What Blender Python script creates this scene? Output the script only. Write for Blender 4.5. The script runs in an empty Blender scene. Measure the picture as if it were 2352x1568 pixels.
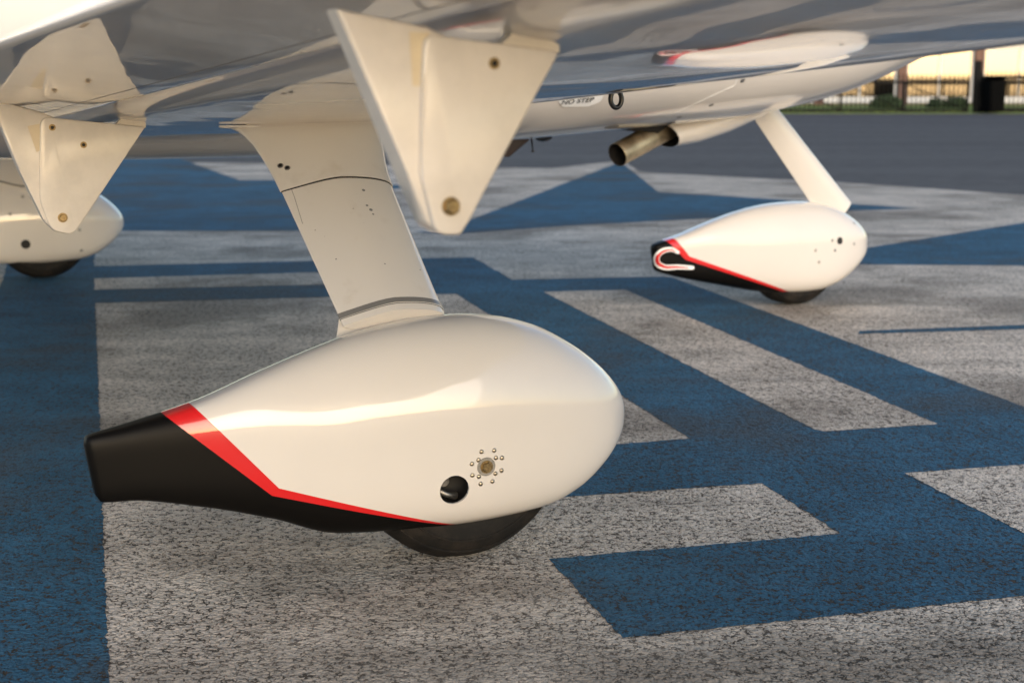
import bpy, bmesh, math, random
from mathutils import Vector, Matrix
from mathutils.bvhtree import BVHTree
from mathutils.geometry import tessellate_polygon
random.seed(7)
R = math.radians
scene = bpy.context.scene
col = scene.collection

# ------------------------------------------------------------------ camera
FPX, CX, CY, YH, CAMH = 3400.0, 1176.0, 784.0, 205.0, 0.70   # picture measured on a 2352 x 1568 grid
PITCH = math.atan((CY - YH) / FPX)
cam_d = bpy.data.cameras.new('camera')
cam = bpy.data.objects.new('camera', cam_d); col.objects.link(cam)
cam.location = (0, 0, CAMH); cam.rotation_euler = (math.pi / 2 - PITCH, 0, 0)
cam_d.sensor_width = 36; cam_d.lens = 36 * FPX / 2352; cam_d.clip_start = 0.05; cam_d.clip_end = 3000
cam_d.dof.use_dof = True; cam_d.dof.focus_distance = 2.12; cam_d.dof.aperture_fstop = 7.5
scene.camera = cam

# ------------------------------------------------------------------ sky and sun
SUN_EL, SUN_AZ = R(16), R(164)         # veiled evening sun behind the camera
world = bpy.data.worlds.new('World'); scene.world = world; world.use_nodes = True
wn = world.node_tree.nodes; wl = world.node_tree.links
bg = wn['Background']
sky = wn.new('ShaderNodeTexSky'); sky.sky_type = 'NISHITA'; sky.sun_disc = False
sky.sun_elevation = SUN_EL; sky.sun_rotation = SUN_AZ; sky.dust_density = 0.9; sky.air_density = 1.0; sky.ozone_density = 1.0
wl.new(sky.outputs[0], bg.inputs[0]); bg.inputs[1].default_value = 0.15
sun_d = bpy.data.lights.new('sun', 'SUN'); sun_d.energy = 1.1; sun_d.angle = R(52); sun_d.color = (1.0, 0.85, 0.72)
sun = bpy.data.objects.new('sun', sun_d); col.objects.link(sun)
sd = Vector((math.sin(SUN_AZ) * math.cos(SUN_EL), math.cos(SUN_AZ) * math.cos(SUN_EL), math.sin(SUN_EL)))
sun.rotation_euler = sd.to_track_quat('Z', 'Y').to_euler()
sun.location = (0, 0, 30)
scene.view_settings.view_transform = 'Standard'; scene.view_settings.look = 'None'
scene.view_settings.gamma = 1.0; scene.view_settings.exposure = 0.90
scene.view_settings.use_curve_mapping = False
scene.cycles.max_bounces = 6; scene.cycles.glossy_bounces = 4; scene.cycles.diffuse_bounces = 3

# ------------------------------------------------------------------ measuring helpers
CT, ST = math.cos(PITCH), math.sin(PITCH)
def ray(u, v):
    x = (u - CX) / FPX; y = (v - CY) / FPX
    return Vector((x, CT - y * ST, -(y * CT + ST)))
def gp(u, v, z=0.0):
    r = ray(u, v); return Vector((0, 0, CAMH)) + r * ((z - CAMH) / r.z)
PHI = R(26.3)
HD = Vector((math.cos(PHI), math.sin(PHI), 0)); RT = Vector((math.sin(PHI), -math.cos(PHI), 0))
ORG = (gp(1010, 1272) + gp(105, 637)) / 2
CAM = Vector((0, 0, CAMH))
def loc(P):                      # world -> aircraft local (x forward, y left, z up)
    d = P - ORG; return Vector((d.dot(HD), -d.dot(RT), d.z))
LCAM = loc(CAM)
def lray(u, v):
    r = ray(u, v); return Vector((r.dot(HD), -r.dot(RT), r.z)).normalized()
def on_b(u, v, b):
    r = lray(u, v); t = (-b - LCAM.y) / r.y; return LCAM + r * t

# ------------------------------------------------------------------ node helpers
def new_mat(name):
    m = bpy.data.materials.new(name); m.use_nodes = True
    return m, m.node_tree.nodes, m.node_tree.links, m.node_tree.nodes['Principled BSDF']
def setp(p, **k):
    names = dict(color='Base Color', rough='Roughness', metal='Metallic', coat='Coat Weight', coat_rough='Coat Roughness', spec='Specular IOR Level', ior='IOR', trans='Transmission Weight', alpha='Alpha')
    for a, v in k.items():
        i = p.inputs[names[a]]
        i.default_value = (*v, 1) if isinstance(v, tuple) else v
def simple(name, color, **k):
    m, n, l, p = new_mat(name); setp(p, color=color, **k); return m
class NB:
    """small node-graph builder"""
    def __init__(s, m): s.n = m.node_tree.nodes; s.l = m.node_tree.links
    def put(s, sock, v):
        if hasattr(v, 'is_linked') or hasattr(v, 'node'): s.l.new(v, sock)
        elif isinstance(v, (tuple, list)) and len(v) == 3 and len(sock.default_value) == 4: sock.default_value = (*v, 1)
        else: sock.default_value = v
    def math(s, op, a, b=0.0, c=None, clamp=False):
        x = s.n.new('ShaderNodeMath'); x.operation = op; x.use_clamp = clamp
        s.put(x.inputs[0], a); s.put(x.inputs[1], b)
        if c is not None: s.put(x.inputs[2], c)
        return x.outputs[0]
    def vmath(s, op, a, b):
        x = s.n.new('ShaderNodeVectorMath'); x.operation = op; s.put(x.inputs[0], a)
        if op == 'SCALE': s.put(x.inputs[3], b)
        else: s.put(x.inputs[1], b)
        return x.outputs[0]
    def noise(s, vec, scale, detail=2.0, rough=0.5, out=0):
        x = s.n.new('ShaderNodeTexNoise'); s.l.new(vec, x.inputs['Vector'])
        x.inputs['Scale'].default_value = scale; x.inputs['Detail'].default_value = detail; x.inputs['Roughness'].default_value = rough
        return x.outputs[out]
    def vor(s, vec, scale, feature='F1', rand=1.0):
        x = s.n.new('ShaderNodeTexVoronoi'); x.feature = feature; s.l.new(vec, x.inputs['Vector'])
        x.inputs['Scale'].default_value = scale; x.inputs['Randomness'].default_value = rand
        return x.outputs['Distance']
    def ramp(s, v, lo, hi, a=0.0, b=1.0):
        x = s.n.new('ShaderNodeMapRange'); x.interpolation_type = 'SMOOTHSTEP'
        s.put(x.inputs[0], v); x.inputs[1].default_value = lo; x.inputs[2].default_value = hi; x.inputs[3].default_value = a; x.inputs[4].default_value = b
        return x.outputs[0]
    def mix(s, f, a, b, mode='MIX'):
        x = s.n.new('ShaderNodeMix'); x.data_type = 'RGBA'; x.blend_type = mode
        s.put(x.inputs[0], f); s.put(x.inputs[6], a); s.put(x.inputs[7], b)
        return x.outputs[2]
    def coord(s, which='Object'): return s.n.new('ShaderNodeTexCoord').outputs[which]
    def sep(s, v):
        x = s.n.new('ShaderNodeSeparateXYZ'); s.l.new(v, x.inputs[0]); return x.outputs
    def bump(s, h, strength, dist):
        x = s.n.new('ShaderNodeBump'); s.put(x.inputs['Height'], h); x.inputs['Strength'].default_value = strength; x.inputs['Distance'].default_value = dist
        return x.outputs[0]

# ------------------------------------------------------------------ materials
def ground_mat(name, paint, wear, tint=None):
    """painted or bare aggregate asphalt; paint=None is bare asphalt"""
    m, n, l, p = new_mat(name); g = NB(m)
    P = g.coord('Object')
    wv = g.vmath('SUBTRACT', g.noise(P, 130, 2, out=1), (0.5, 0.5, 0.5))
    W = g.vmath('ADD', P, g.vmath('SCALE', wv, 0.009))
    edge = g.vor(W, 140, 'DISTANCE_TO_EDGE')
    cell = g.vor(W, 140, 'F1')
    wid = g.ramp(g.noise(P, 74, 3, 0.7), 0.40, 0.72, -0.02, 0.27)       # some joints between stones are filled, others gape
    crack = g.ramp(g.math('SUBTRACT', wid, edge), 0.0, 0.06)
    pits = g.ramp(g.noise(W, 70, 4, 0.7), 0.655, 0.69)
    big = g.noise(P, 0.9, 5, 0.6)
    mid = g.noise(P, 5.5, 5, 0.65)
    wearzone = g.ramp(g.math('ADD', g.math('MULTIPLY', big, 0.5), g.math('MULTIPLY', mid, 0.5)), 0.42, 0.62)
    dark = g.math('MAXIMUM', crack, pits)
    fine = g.noise(P, 260, 3, 0.6)
    tc = g.n.new('ShaderNodeTexVoronoi'); g.l.new(W, tc.inputs['Vector']); tc.inputs['Scale'].default_value = 140
    shade = g.sep(tc.outputs['Color'])[0]
    stone = g.mix(g.ramp(fine, 0.35, 0.65), (0.026, 0.020, 0.016), (0.070, 0.055, 0.044))
    if paint is None:
        c = g.mix(g.ramp(mid, 0.3, 0.7), (0.105, 0.098, 0.098), (0.150, 0.140, 0.138))
        c = g.mix(g.math('MULTIPLY', dark, 0.6), c, (0.022, 0.021, 0.022))
        streak = g.noise(g.vmath('MULTIPLY', P, (0.05, 0.6, 1)), 1.0, 4, 0.6)
        c = g.mix(g.ramp(streak, 0.35, 0.7, 0, 0.5), c, (0.165, 0.155, 0.152))
        rough = 0.85
    else:
        lo = tuple(x * 0.62 for x in paint); hi = tuple(min(1, x * 1.14) for x in paint)
        base = g.mix(g.ramp(g.math('ADD', g.math('MULTIPLY', big, 0.45), g.math('MULTIPLY', mid, 0.55)), 0.34, 0.64), lo, hi)
        base = g.mix(g.ramp(g.noise(P, 28, 4, 0.7), 0.35, 0.75, 0, 0.35), base, lo)
        base = g.mix(g.math('MULTIPLY', g.ramp(fine, 0.3, 0.8), 0.25), base, hi)
        base = g.mix(g.math('MULTIPLY', shade, 0.28), base, lo)
        scuff = g.ramp(g.noise(g.vmath('MULTIPLY', P, (0.45, 2.6, 1)), 1.7, 6, 0.68), 0.47, 0.70, 0, 0.42)
        base = g.mix(scuff, base, tuple(0.45 * x + 0.03 for x in lo))
        stain = g.ramp(g.noise(g.vmath('ADD', P, (3.1, 7.7, 0)), 1.15, 5, 0.62), 0.47, 0.64, 0, 0.80)
        base = g.mix(stain, base, tuple(0.40 * x + y for x, y in zip(lo, (0.055, 0.042, 0.030))))
        rub = g.ramp(g.noise(P, 19, 5, 0.75), 0.56, 0.72, 0, 0.55)          # paint rubbed thin down to the binder
        base = g.mix(rub, base, tuple(0.45 * x + 0.045 for x in lo))
        amt = g.math('MULTIPLY', dark, g.math('ADD', g.math('MULTIPLY', wearzone, -0.35), wear))
        c = g.mix(amt, base, stone)
        rough = 0.78
    l.new(c, p.inputs['Base Color'])
    p.inputs['Roughness'].default_value = rough; p.inputs['Specular IOR Level'].default_value = 0.12
    h = g.math('SUBTRACT', g.math('MULTIPLY', g.math('SUBTRACT', 0.6, cell), 0.6), g.math('MULTIPLY', dark, 0.9))
    h = g.math('ADD', h, g.math('MULTIPLY', fine, 0.25))
    l.new(g.bump(h, 1.0, 0.008), p.inputs['Normal'])
    return m

M = {}
M['asphalt'] = ground_mat('asphalt', None, 0)
M['white_road_paint'] = ground_mat('worn white road paint', (0.80, 0.69, 0.58), 0.95)
M['blue_road_paint'] = ground_mat('worn blue road paint', (0.044, 0.142, 0.238), 1.0)

def paint_mat(name, stripes=None, dirt=0.0, tone=1.0):
    """glossy aircraft paint; stripes = list of ((a,z),(a,z)) line pairs black/red"""
    m, n, l, p = new_mat(name); g = NB(m)
    P = g.coord('Object')
    white = tuple(x * tone for x in (0.70, 0.655, 0.61))
    c = g.mix(g.ramp(g.noise(P, 3.0, 4, 0.6), 0.3, 0.7), white, tuple(x * 0.965 for x in white))
    if dirt:
        sp = g.ramp(g.noise(P, 170, 2, 0.5), 0.735, 0.77)
        zone = g.ramp(g.noise(P, 9, 3, 0.6), 0.5, 0.66)
        c = g.mix(g.math('MULTIPLY', g.math('MULTIPLY', sp, zone), dirt), c, (0.12, 0.09, 0.06))
        smear = g.ramp(g.noise(g.vmath('MULTIPLY', P, (1, 1, 0.35)), 14, 4, 0.65), 0.60, 0.78)
        c = g.mix(g.math('MULTIPLY', smear, 0.22 * dirt), c, (0.45, 0.36, 0.26))
    rough = 0.28
    if stripes:
        s = g.sep(P)
        def side(p0, p1):
            (a0, z0), (a1, z1) = p0, p1
            d = Vector((a1 - a0, z1 - z0)).normalized(); nx, nz = -d.y, d.x
            if nz < 0: nx, nz = -nx, -nz
            return g.math('ADD', g.math('ADD', g.math('MULTIPLY', s[0], nx), g.math('MULTIPLY', s[2], nz)), -(a0 * nx + z0 * nz))
        (k0, k1, k2), (r0, r1, r2) = stripes
        blk = g.math('MINIMUM', side(k0, k1), side(k1, k2))
        red = g.math('MINIMUM', side(r0, r1), side(r1, r2))
        isred = g.math('LESS_THAN', red, 0.0); isblk = g.math('LESS_THAN', blk, 0.0)
        c = g.mix(isred, c, (0.62, 0.012, 0.014)); c = g.mix(isblk, c, (0.0045, 0.004, 0.0036))
        l.new(g.math('ADD', 0.28, g.math('MULTIPLY', isblk, 0.17)), p.inputs['Roughness'])
        l.new(g.math('SUBTRACT', 1.0, g.math('MULTIPLY', isblk, 0.95)), p.inputs['Coat Weight'])
        l.new(g.math('ADD', 0.055, g.math('MULTIPLY', isblk, 0.28)), p.inputs['Coat Roughness'])
        l.new(g.math('SUBTRACT', 0.25, g.math('MULTIPLY', isblk, 0.17)), p.inputs['Specular IOR Level'])
    else:
        setp(p, rough=rough, coat=1.0, coat_rough=0.025)
    l.new(c, p.inputs['Base Color'])
    if not stripes: p.inputs['Specular IOR Level'].default_value = 0.25
    p.inputs['Coat IOR'].default_value = 1.5
    # faint waviness of hand-finished composite skin
    wv = g.noise(P, 6.0, 1, 0.4)
    b = g.bump(wv, 0.10, 0.010); l.new(b, p.inputs['Coat Normal'])
    return m
M['paint'] = paint_mat('glossy white aircraft paint')
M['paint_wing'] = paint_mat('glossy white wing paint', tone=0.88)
M['paint_strut'] = paint_mat('stained white aircraft paint', dirt=0.9, tone=1.08)
M['paint_cowl'] = paint_mat('white cowling paint', dirt=0.25)
def satin(name, color, rough=0.4):
    m, n, l, p = new_mat(name); g = NB(m); P = g.coord('Object')
    c = g.mix(g.ramp(g.noise(P, 12, 5, 0.65), 0.35, 0.7), color, tuple(x * 0.86 for x in color))
    l.new(c, p.inputs['Base Color']); setp(p, rough=rough, coat=0.5, coat_rough=0.12)
    return m
M['plate'] = satin('cream hinge plate paint', (0.74, 0.675, 0.60), 0.38)
M['plate_tape'] = satin('yellowed tape', (0.70, 0.58, 0.40), 0.45)
def metal(name, c1, c2, rough, scale=60):
    m, n, l, p = new_mat(name); g = NB(m); P = g.coord('Object')
    l.new(g.mix(g.ramp(g.noise(P, scale, 4, 0.6), 0.3, 0.7), c1, c2), p.inputs['Base Color']); setp(p, metal=1.0, rough=rough)
    return m
M['brass'] = metal('yellow cadmium bolt', (0.36, 0.27, 0.14), (0.22, 0.155, 0.08), 0.42, 300)
M['rivet'] = metal('bare rivet', (0.55, 0.47, 0.36), (0.36, 0.30, 0.22), 0.32, 300)
M['steel'] = metal('dull steel', (0.35, 0.34, 0.33), (0.18, 0.17, 0.16), 0.45, 80)
M['washer'] = metal('grey washer', (0.42, 0.40, 0.38), (0.30, 0.29, 0.27), 0.5, 200)
M['pipe'] = metal('heat stained exhaust steel', (0.74, 0.62, 0.43), (0.38, 0.30, 0.20), 0.5, 14)
M['matte'] = simple('soot black', (0.006, 0.005, 0.005), rough=0.8)
M['dark'] = simple('dark recess', (0.012, 0.011, 0.010), rough=0.7)
M['brown'] = simple('dark brown blade', (0.035, 0.018, 0.014), rough=0.35, coat=0.4)
M['sealant'] = satin('chipped grey sealant', (0.20, 0.195, 0.19), 0.28)
M['seam'] = simple('panel seam', (0.16, 0.145, 0.13), rough=0.6)
M['lightseam'] = simple('filled white seam', (0.86, 0.85, 0.82), rough=0.4)
M['black_ring'] = simple('black ring paint', (0.012, 0.011, 0.011), rough=0.35, coat=0.3)
def rubber():
    m, n, l, p = new_mat('dusty tyre rubber'); g = NB(m); P = g.coord('Object')
    c = g.mix(g.ramp(g.noise(P, 22, 5, 0.7), 0.42, 0.72), (0.007, 0.0066, 0.0062), (0.024, 0.019, 0.015))
    l.new(c, p.inputs['Base Color']); setp(p, rough=0.72, spec=0.25)
    l.new(g.bump(g.noise(P, 140, 4, 0.6), 0.25, 0.002), p.inputs['Normal'])
    return m
M['rubber'] = rubber()
M['decal_white'] = simple('white placard', (0.90, 0.90, 0.90), rough=0.3)
M['decal_red'] = simple('red decal', (0.66, 0.02, 0.015), rough=0.3, coat=0.6)
M['decal_ink'] = simple('dark lettering', (0.02, 0.02, 0.02), rough=0.5)

# ------------------------------------------------------------------ mesh helpers
def mesh_obj(name, verts, faces, mat, parent=None, smooth=True, angle=None):
    me = bpy.data.meshes.new(name); me.from_pydata([tuple(v) for v in verts], [], faces); me.validate(); me.update()
    bm = bmesh.new(); bm.from_mesh(me); bmesh.ops.recalc_face_normals(bm, faces=bm.faces); 
    if angle is not None:
        for e in bm.edges:
            if len(e.link_faces) == 2 and e.calc_face_angle(0) > angle: e.smooth = False
    for f in bm.faces: f.smooth = smooth
    bm.to_mesh(me); bm.free()
    o = bpy.data.objects.new(name, me); col.objects.link(o)
    if mat: me.materials.append(mat)
    if parent: o.parent = parent
    return o
def bm_obj(name, bm, mat, parent=None, smooth=True, angle=R(35)):
    bmesh.ops.recalc_face_normals(bm, faces=bm.faces)
    for e in bm.edges:
        if len(e.link_faces) == 2 and e.calc_face_angle(0) > angle: e.smooth = False
    for f in bm.faces: f.smooth = smooth
    me = bpy.data.meshes.new(name); bm.to_mesh(me); bm.free()
    o = bpy.data.objects.new(name, me); col.objects.link(o)
    if mat: me.materials.append(mat)
    if parent: o.parent = parent
    return o
def empty(name, at, rz=0):
    o = bpy.data.objects.new(name, None); col.objects.link(o); o.location = at; o.rotation_euler = (0, 0, rz); o.empty_display_size = 0.2
    return o
def tag(o, label=None, cat=None, group=None, kind=None):
    for k, v in (('label', label), ('category', cat), ('group', group), ('kind', kind)):
        if v: o[k] = v
    return o
def loft(rings, cap=True):
    n = len(rings[0]); V = [v for r in rings for v in r]; F = []
    for i in range(len(rings) - 1):
        for j in range(n):
            k = (j + 1) % n; F.append((i * n + j, i * n + k, (i + 1) * n + k, (i + 1) * n + j))
    if cap:
        F.append(tuple(range(n))[::-1]); F.append(tuple((len(rings) - 1) * n + j for j in range(n)))
    return V, F
def pchip(xs, ys):
    """smooth monotone interpolation through control points"""
    n = len(xs); h = [xs[i + 1] - xs[i] for i in range(n - 1)]; d = [(ys[i + 1] - ys[i]) / h[i] for i in range(n - 1)]
    t = [0.0] * n; t[0] = d[0]; t[-1] = d[-1]
    for i in range(1, n - 1):
        if d[i - 1] * d[i] <= 0: t[i] = 0.0
        else:
            w1 = 2 * h[i] + h[i - 1]; w2 = h[i] + 2 * h[i - 1]; t[i] = (w1 + w2) / (w1 / d[i - 1] + w2 / d[i])
    def f(x):
        x = min(max(x, xs[0]), xs[-1]); i = 0
        while i < n - 2 and x > xs[i + 1]: i += 1
        s = (x - xs[i]) / h[i]; s2 = s * s; s3 = s2 * s
        return (2 * s3 - 3 * s2 + 1) * ys[i] + (s3 - 2 * s2 + s) * h[i] * t[i] + (-2 * s3 + 3 * s2) * ys[i + 1] + (s3 - s2) * h[i] * t[i + 1]
    return f
def bvh_of(o): 
    bm = bmesh.new(); bm.from_mesh(o.data); t = BVHTree.FromBMesh(bm); bm.free(); return t
def hit(tree, u, v):
    p, nrm, i, d = tree.ray_cast(LCAM, lray(u, v), 60)
    if p is None: raise RuntimeError('no hit %s %s' % (u, v))
    if nrm.dot(lray(u, v)) > 0: nrm = -nrm
    return p, nrm
def frame(nrm, up=Vector((0, 0, 1))):
    z = nrm.normalized(); x = up.cross(z)
    if x.length < 1e-4: x = Vector((1, 0, 0))
    x.normalize(); y = z.cross(x)
    return Matrix((x, y, z)).transposed()
def dome_head(bm, p, nrm, r, h, seg=12, rings=3):
    F = frame(nrm); prev = None
    rows = []
    for i in range(rings + 1):
        t = i / rings * math.pi / 2
        rr = r * math.cos(t); zz = h * math.sin(t)
        if i == rings: rows.append([bm.verts.new(p + F @ Vector((0, 0, h)))])
        else: rows.append([bm.verts.new(p + F @ Vector((rr * math.cos(2 * math.pi * k / seg), rr * math.sin(2 * math.pi * k / seg), zz))) for k in range(seg)])
    for i in range(rings):
        for k in range(seg):
            k2 = (k + 1) % seg
            if i == rings - 1: bm.faces.new((rows[i][k], rows[i][k2], rows[i + 1][0]))
            else: bm.faces.new((rows[i][k], rows[i][k2], rows[i + 1][k2], rows[i + 1][k]))
def prism_at(bm, p, nrm, r, h, seg, z0=-0.002, bev=0.0, rot=0.0, r2=None):
    F = frame(nrm); r2 = r2 or r
    prof = [(r, z0), (r2, h - bev), (r2 - bev, h)] if bev else [(r, z0), (r2, h)]
    rows = [[bm.verts.new(p + F @ Vector((rr * math.cos(2 * math.pi * k / seg + rot), rr * math.sin(2 * math.pi * k / seg + rot), zz))) for k in range(seg)] for rr, zz in prof]
    for i in range(len(rows) - 1):
        for k in range(seg): bm.faces.new((rows[i][k], rows[i][(k + 1) % seg], rows[i + 1][(k + 1) % seg], rows[i + 1][k]))
    bm.faces.new(rows[-1])
def tube(pts, rad, seg=10, cap=True):
    rings = []
    for i, p in enumerate(pts):
        d = (pts[min(i + 1, len(pts) - 1)] - pts[max(i - 1, 0)]).normalized(); F = frame(d, Vector((0.13, 0.2, 1)))
        r = rad[i] if isinstance(rad, (list, tuple)) else rad
        rings.append([p + F @ Vector((r * math.cos(2 * math.pi * k / seg), r * math.sin(2 * math.pi * k / seg), 0)) for k in range(seg)])
    return loft(rings, cap)
def surf_line(name, tree, px, rad, mat, parent, step=6, sink=0.55):
    """thin raised bead lying on a surface, through picture points"""
    pts = []
    for (u0, v0), (u1, v1) in zip(px, px[1:]):
        n = max(2, int(math.hypot(u1 - u0, v1 - v0) / step))
        for i in range(n + (1 if (u1, v1) == px[-1] else 0)):
            t = i / n; p, nn = hit(tree, u0 + (u1 - u0) * t, v0 + (v1 - v0) * t); pts.append(p - nn * rad * sink)
    V, F = tube(pts, rad, 6); return mesh_obj(name, V, F, mat, parent)
def box_bm(bm, x0, x1, y0, y1, z0, z1):
    v = [bm.verts.new(c) for c in ((x0, y0, z0), (x1, y0, z0), (x1, y1, z0), (x0, y1, z0), (x0, y0, z1), (x1, y0, z1), (x1, y1, z1), (x0, y1, z1))]
    for f in ((0, 3, 2, 1), (4, 5, 6, 7), (0, 1, 5, 4), (1, 2, 6, 5), (2, 3, 7, 6), (3, 0, 4, 7)): bm.faces.new([v[i] for i in f])
def box(name, x0, x1, y0, y1, z0, z1, mat, parent=None, bev=0.0):
    bm = bmesh.new(); box_bm(bm, x0, x1, y0, y1, z0, z1)
    if bev: bmesh.ops.bevel(bm, geom=bm.edges[:], offset=bev, segments=2, affect='EDGES', profile=0.6)
    return bm_obj(name, bm, mat, parent)

# ------------------------------------------------------------------ ground
def poly_sheet(name, px, z, mat, parent=None, jitter=0.0, extra=None):
    P = [gp(u, v) for u, v in px]
    if extra: P = P + [Vector(e) for e in extra]
    out = []
    for i, a in enumerate(P):
        b = P[(i + 1) % len(P)]; L = (b - a).length; nd = min(a.length, b.length)
        stp = 0.012 if nd < 4.5 else 0.06
        n = max(1, min(900, int(L / stp))); d = (b - a).normalized() if L > 0 else Vector((1, 0, 0)); nn = Vector((-d.y, d.x, 0))
        for k in range(n):
            q = a + (b - a) * (k / n)
            if k and jitter: q = q + nn * random.gauss(0, jitter * (1 if nd < 4.5 else 1.6))
            out.append(Vector((q.x, q.y, z)))
    tri = tessellate_polygon([[(p.x, p.y, 0) for p in out]])
    me = bpy.data.meshes.new(name); me.from_pydata([tuple(p) for p in out], [], [tuple(t) for t in tri]); me.update()
    bm = bmesh.new(); bm.from_mesh(me)
    bmesh.ops.recalc_face_normals(bm, faces=bm.faces)
    for f in bm.faces:
        if f.normal.z < 0: f.normal_flip()
    bm.to_mesh(me); bm.free()
    o = bpy.data.objects.new(name, me); col.objects.link(o); me.materials.append(mat)
    if parent: o.parent = parent
    return o
apron = mesh_obj('apron', [(-400, -400, 0), (400, -400, 0), (400, 1200, 0), (-400, 1200, 0)], [(0, 1, 2, 3)], M['asphalt'], smooth=False)
tag(apron, kind='structure')
ZP = 0.0009
poly_sheet('white_paint_field', [(-900, 520), (300, 450), (439, 374), (608, 374), (907, 380), (1141, 385), (1267, 387), (1411, 371), (1440, 376), (1469, 394), (1505, 398), (1930, 419), (2352, 448), (2800, 492), (3300, 560)], ZP, M['white_road_paint'], apron, 0.0012,
           extra=[(9, -6, 0), (-9, -6, 0)])
poly_sheet('blue_paint_star', [(1425, 372), (1512, 441), (2112, 479), (1930, 486), (1599, 504), (1291, 520), (1023, 540), (945, 532), (1008, 533), (1084, 504)], 2 * ZP, M['blue_road_paint'], apron, 0.0015)
poly_sheet('blue_paint_star', [(-300, 336), (330, 336), (402, 361), (550, 414), (640, 414), (968, 427), (800, 448), (760, 470), (700, 531), (288, 531), (-300, 531)], 2 * ZP, M['blue_road_paint'], apron, 0.0015)
poly_sheet('blue_paint_star', [(1750, 607), (1990, 570), (2352, 512), (2700, 456), (2700, 613), (1973, 608)], 2 * ZP, M['blue_road_paint'], apron, 0.0015)
poly_sheet('blue_paint_line', [(1970, 768), (1973, 761), (2352, 747), (2700, 735), (2700, 747), (2352, 757)], 2 * ZP, M['blue_road_paint'], apron, 0.0012)
poly_sheet('blue_paint_letter', [(20, 575), (219, 575), (216, 612), (716, 600), (972, 594), (1087, 592), (1177, 643), (1523, 636), (1544, 638), (1900, 768), (2352, 935), (2900, 1138), (2900, 1315), (2352, 1370), (1430, 1467), (1260, 1285), (1929, 1227), (1751, 1111), (1320, 1141), (720, 1183), (690, 1080), (1410, 1022), (1585, 1008), (1048, 676), (752, 683), (219, 697),
           (225, 847), (230, 988), (236, 1167), (241, 1346), (252, 1568), (262, 1800), (-560, 1800), (8, 640)], 2 * ZP, M['blue_road_paint'], apron, 0.0015)
poly_sheet('white_paint_patch', [(217, 641), (727, 627), (850, 624), (900, 651), (741, 655), (216, 667)], 3 * ZP, M['white_road_paint'], apron, 0.0015)
poly_sheet('white_paint_patch', [(1249, 672), (1436, 667), (2154, 976), (1893, 993), (1870, 988)], 3 * ZP, M['white_road_paint'], apron, 0.0015)
poly_sheet('white_paint_patch', [(2078, 1089), (2352, 1069), (2900, 1029), (2900, 1500), (2352, 1227)], 3 * ZP, M['white_road_paint'], apron, 0.0015)

# ------------------------------------------------------------------ the airplane
plane = empty('airplane', ORG, PHI)
tag(plane, 'white low-wing airplane parked on painted apron, fairings tipped black with red stripe', 'airplane')

BM_, ZDIH = 1.878, math.tan(R(3.5))
DZL = pchip([-0.42, -0.30, -0.20, -0.10, 0.0, 0.10, 0.20], [0.015, 0.0057, 0.0012, 0.0, 0.0012, 0.0082, 0.0232])
def zw(b): return 0.641 + ZDIH * (abs(b) - 1.476)

# ---- wheel fairings ----
NEAR = [  # a, top z, bottom z, half width
 (-0.5300, 0.2290, 0.1560, 0.0100), (-0.5275, 0.2375, 0.1490, 0.0140), (-0.5200, 0.2400, 0.1460, 0.0165), (-0.4750, 0.2488, 0.1445, 0.0235), (-0.3733, 0.2727, 0.1247, 0.0393), (-0.2770, 0.3075, 0.0970, 0.0592),
 (-0.1863, 0.3378, 0.0655, 0.0780), (-0.1200, 0.3552, 0.0604, 0.0905), (-0.0227, 0.3673, 0.0573, 0.1051), (0.0300, 0.3680, 0.0584, 0.1100), (0.0900, 0.3613, 0.0622, 0.1112), (0.1447, 0.3465, 0.0690, 0.1075),
 (0.1987, 0.3195, 0.0880, 0.0965), (0.2440, 0.2880, 0.1170, 0.0790), (0.2750, 0.2590, 0.1440, 0.0580), (0.2950, 0.2330, 0.1680, 0.0360), (0.3040, 0.2150, 0.1850, 0.0180), (0.3075, 0.2030, 0.1970, 0.0030)]
NOSE = [
 (1.5590, 0.212, 0.150, 0.010), (1.5640, 0.2200, 0.1400, 0.0200), (1.5800, 0.2265, 0.1335, 0.0260), (1.6646, 0.2489, 0.1125, 0.0362), (1.7637, 0.2816, 0.0911, 0.0511),
 (1.8573, 0.3090, 0.0717, 0.0662), (1.9452, 0.3270, 0.0545, 0.0801), (2.0271, 0.3362, 0.0450, 0.0909), (2.1026, 0.3382, 0.0420, 0.0971), (2.1715, 0.3345, 0.0450, 0.0991),
 (2.2333, 0.3220, 0.0590, 0.0955), (2.2873, 0.3010, 0.0830, 0.0840), (2.3327, 0.2760, 0.1130, 0.0690), (2.3650, 0.2510, 0.1380, 0.0510), (2.3850, 0.2270, 0.1590, 0.0330), (2.3963, 0.1960, 0.1900, 0.0040)]
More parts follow.
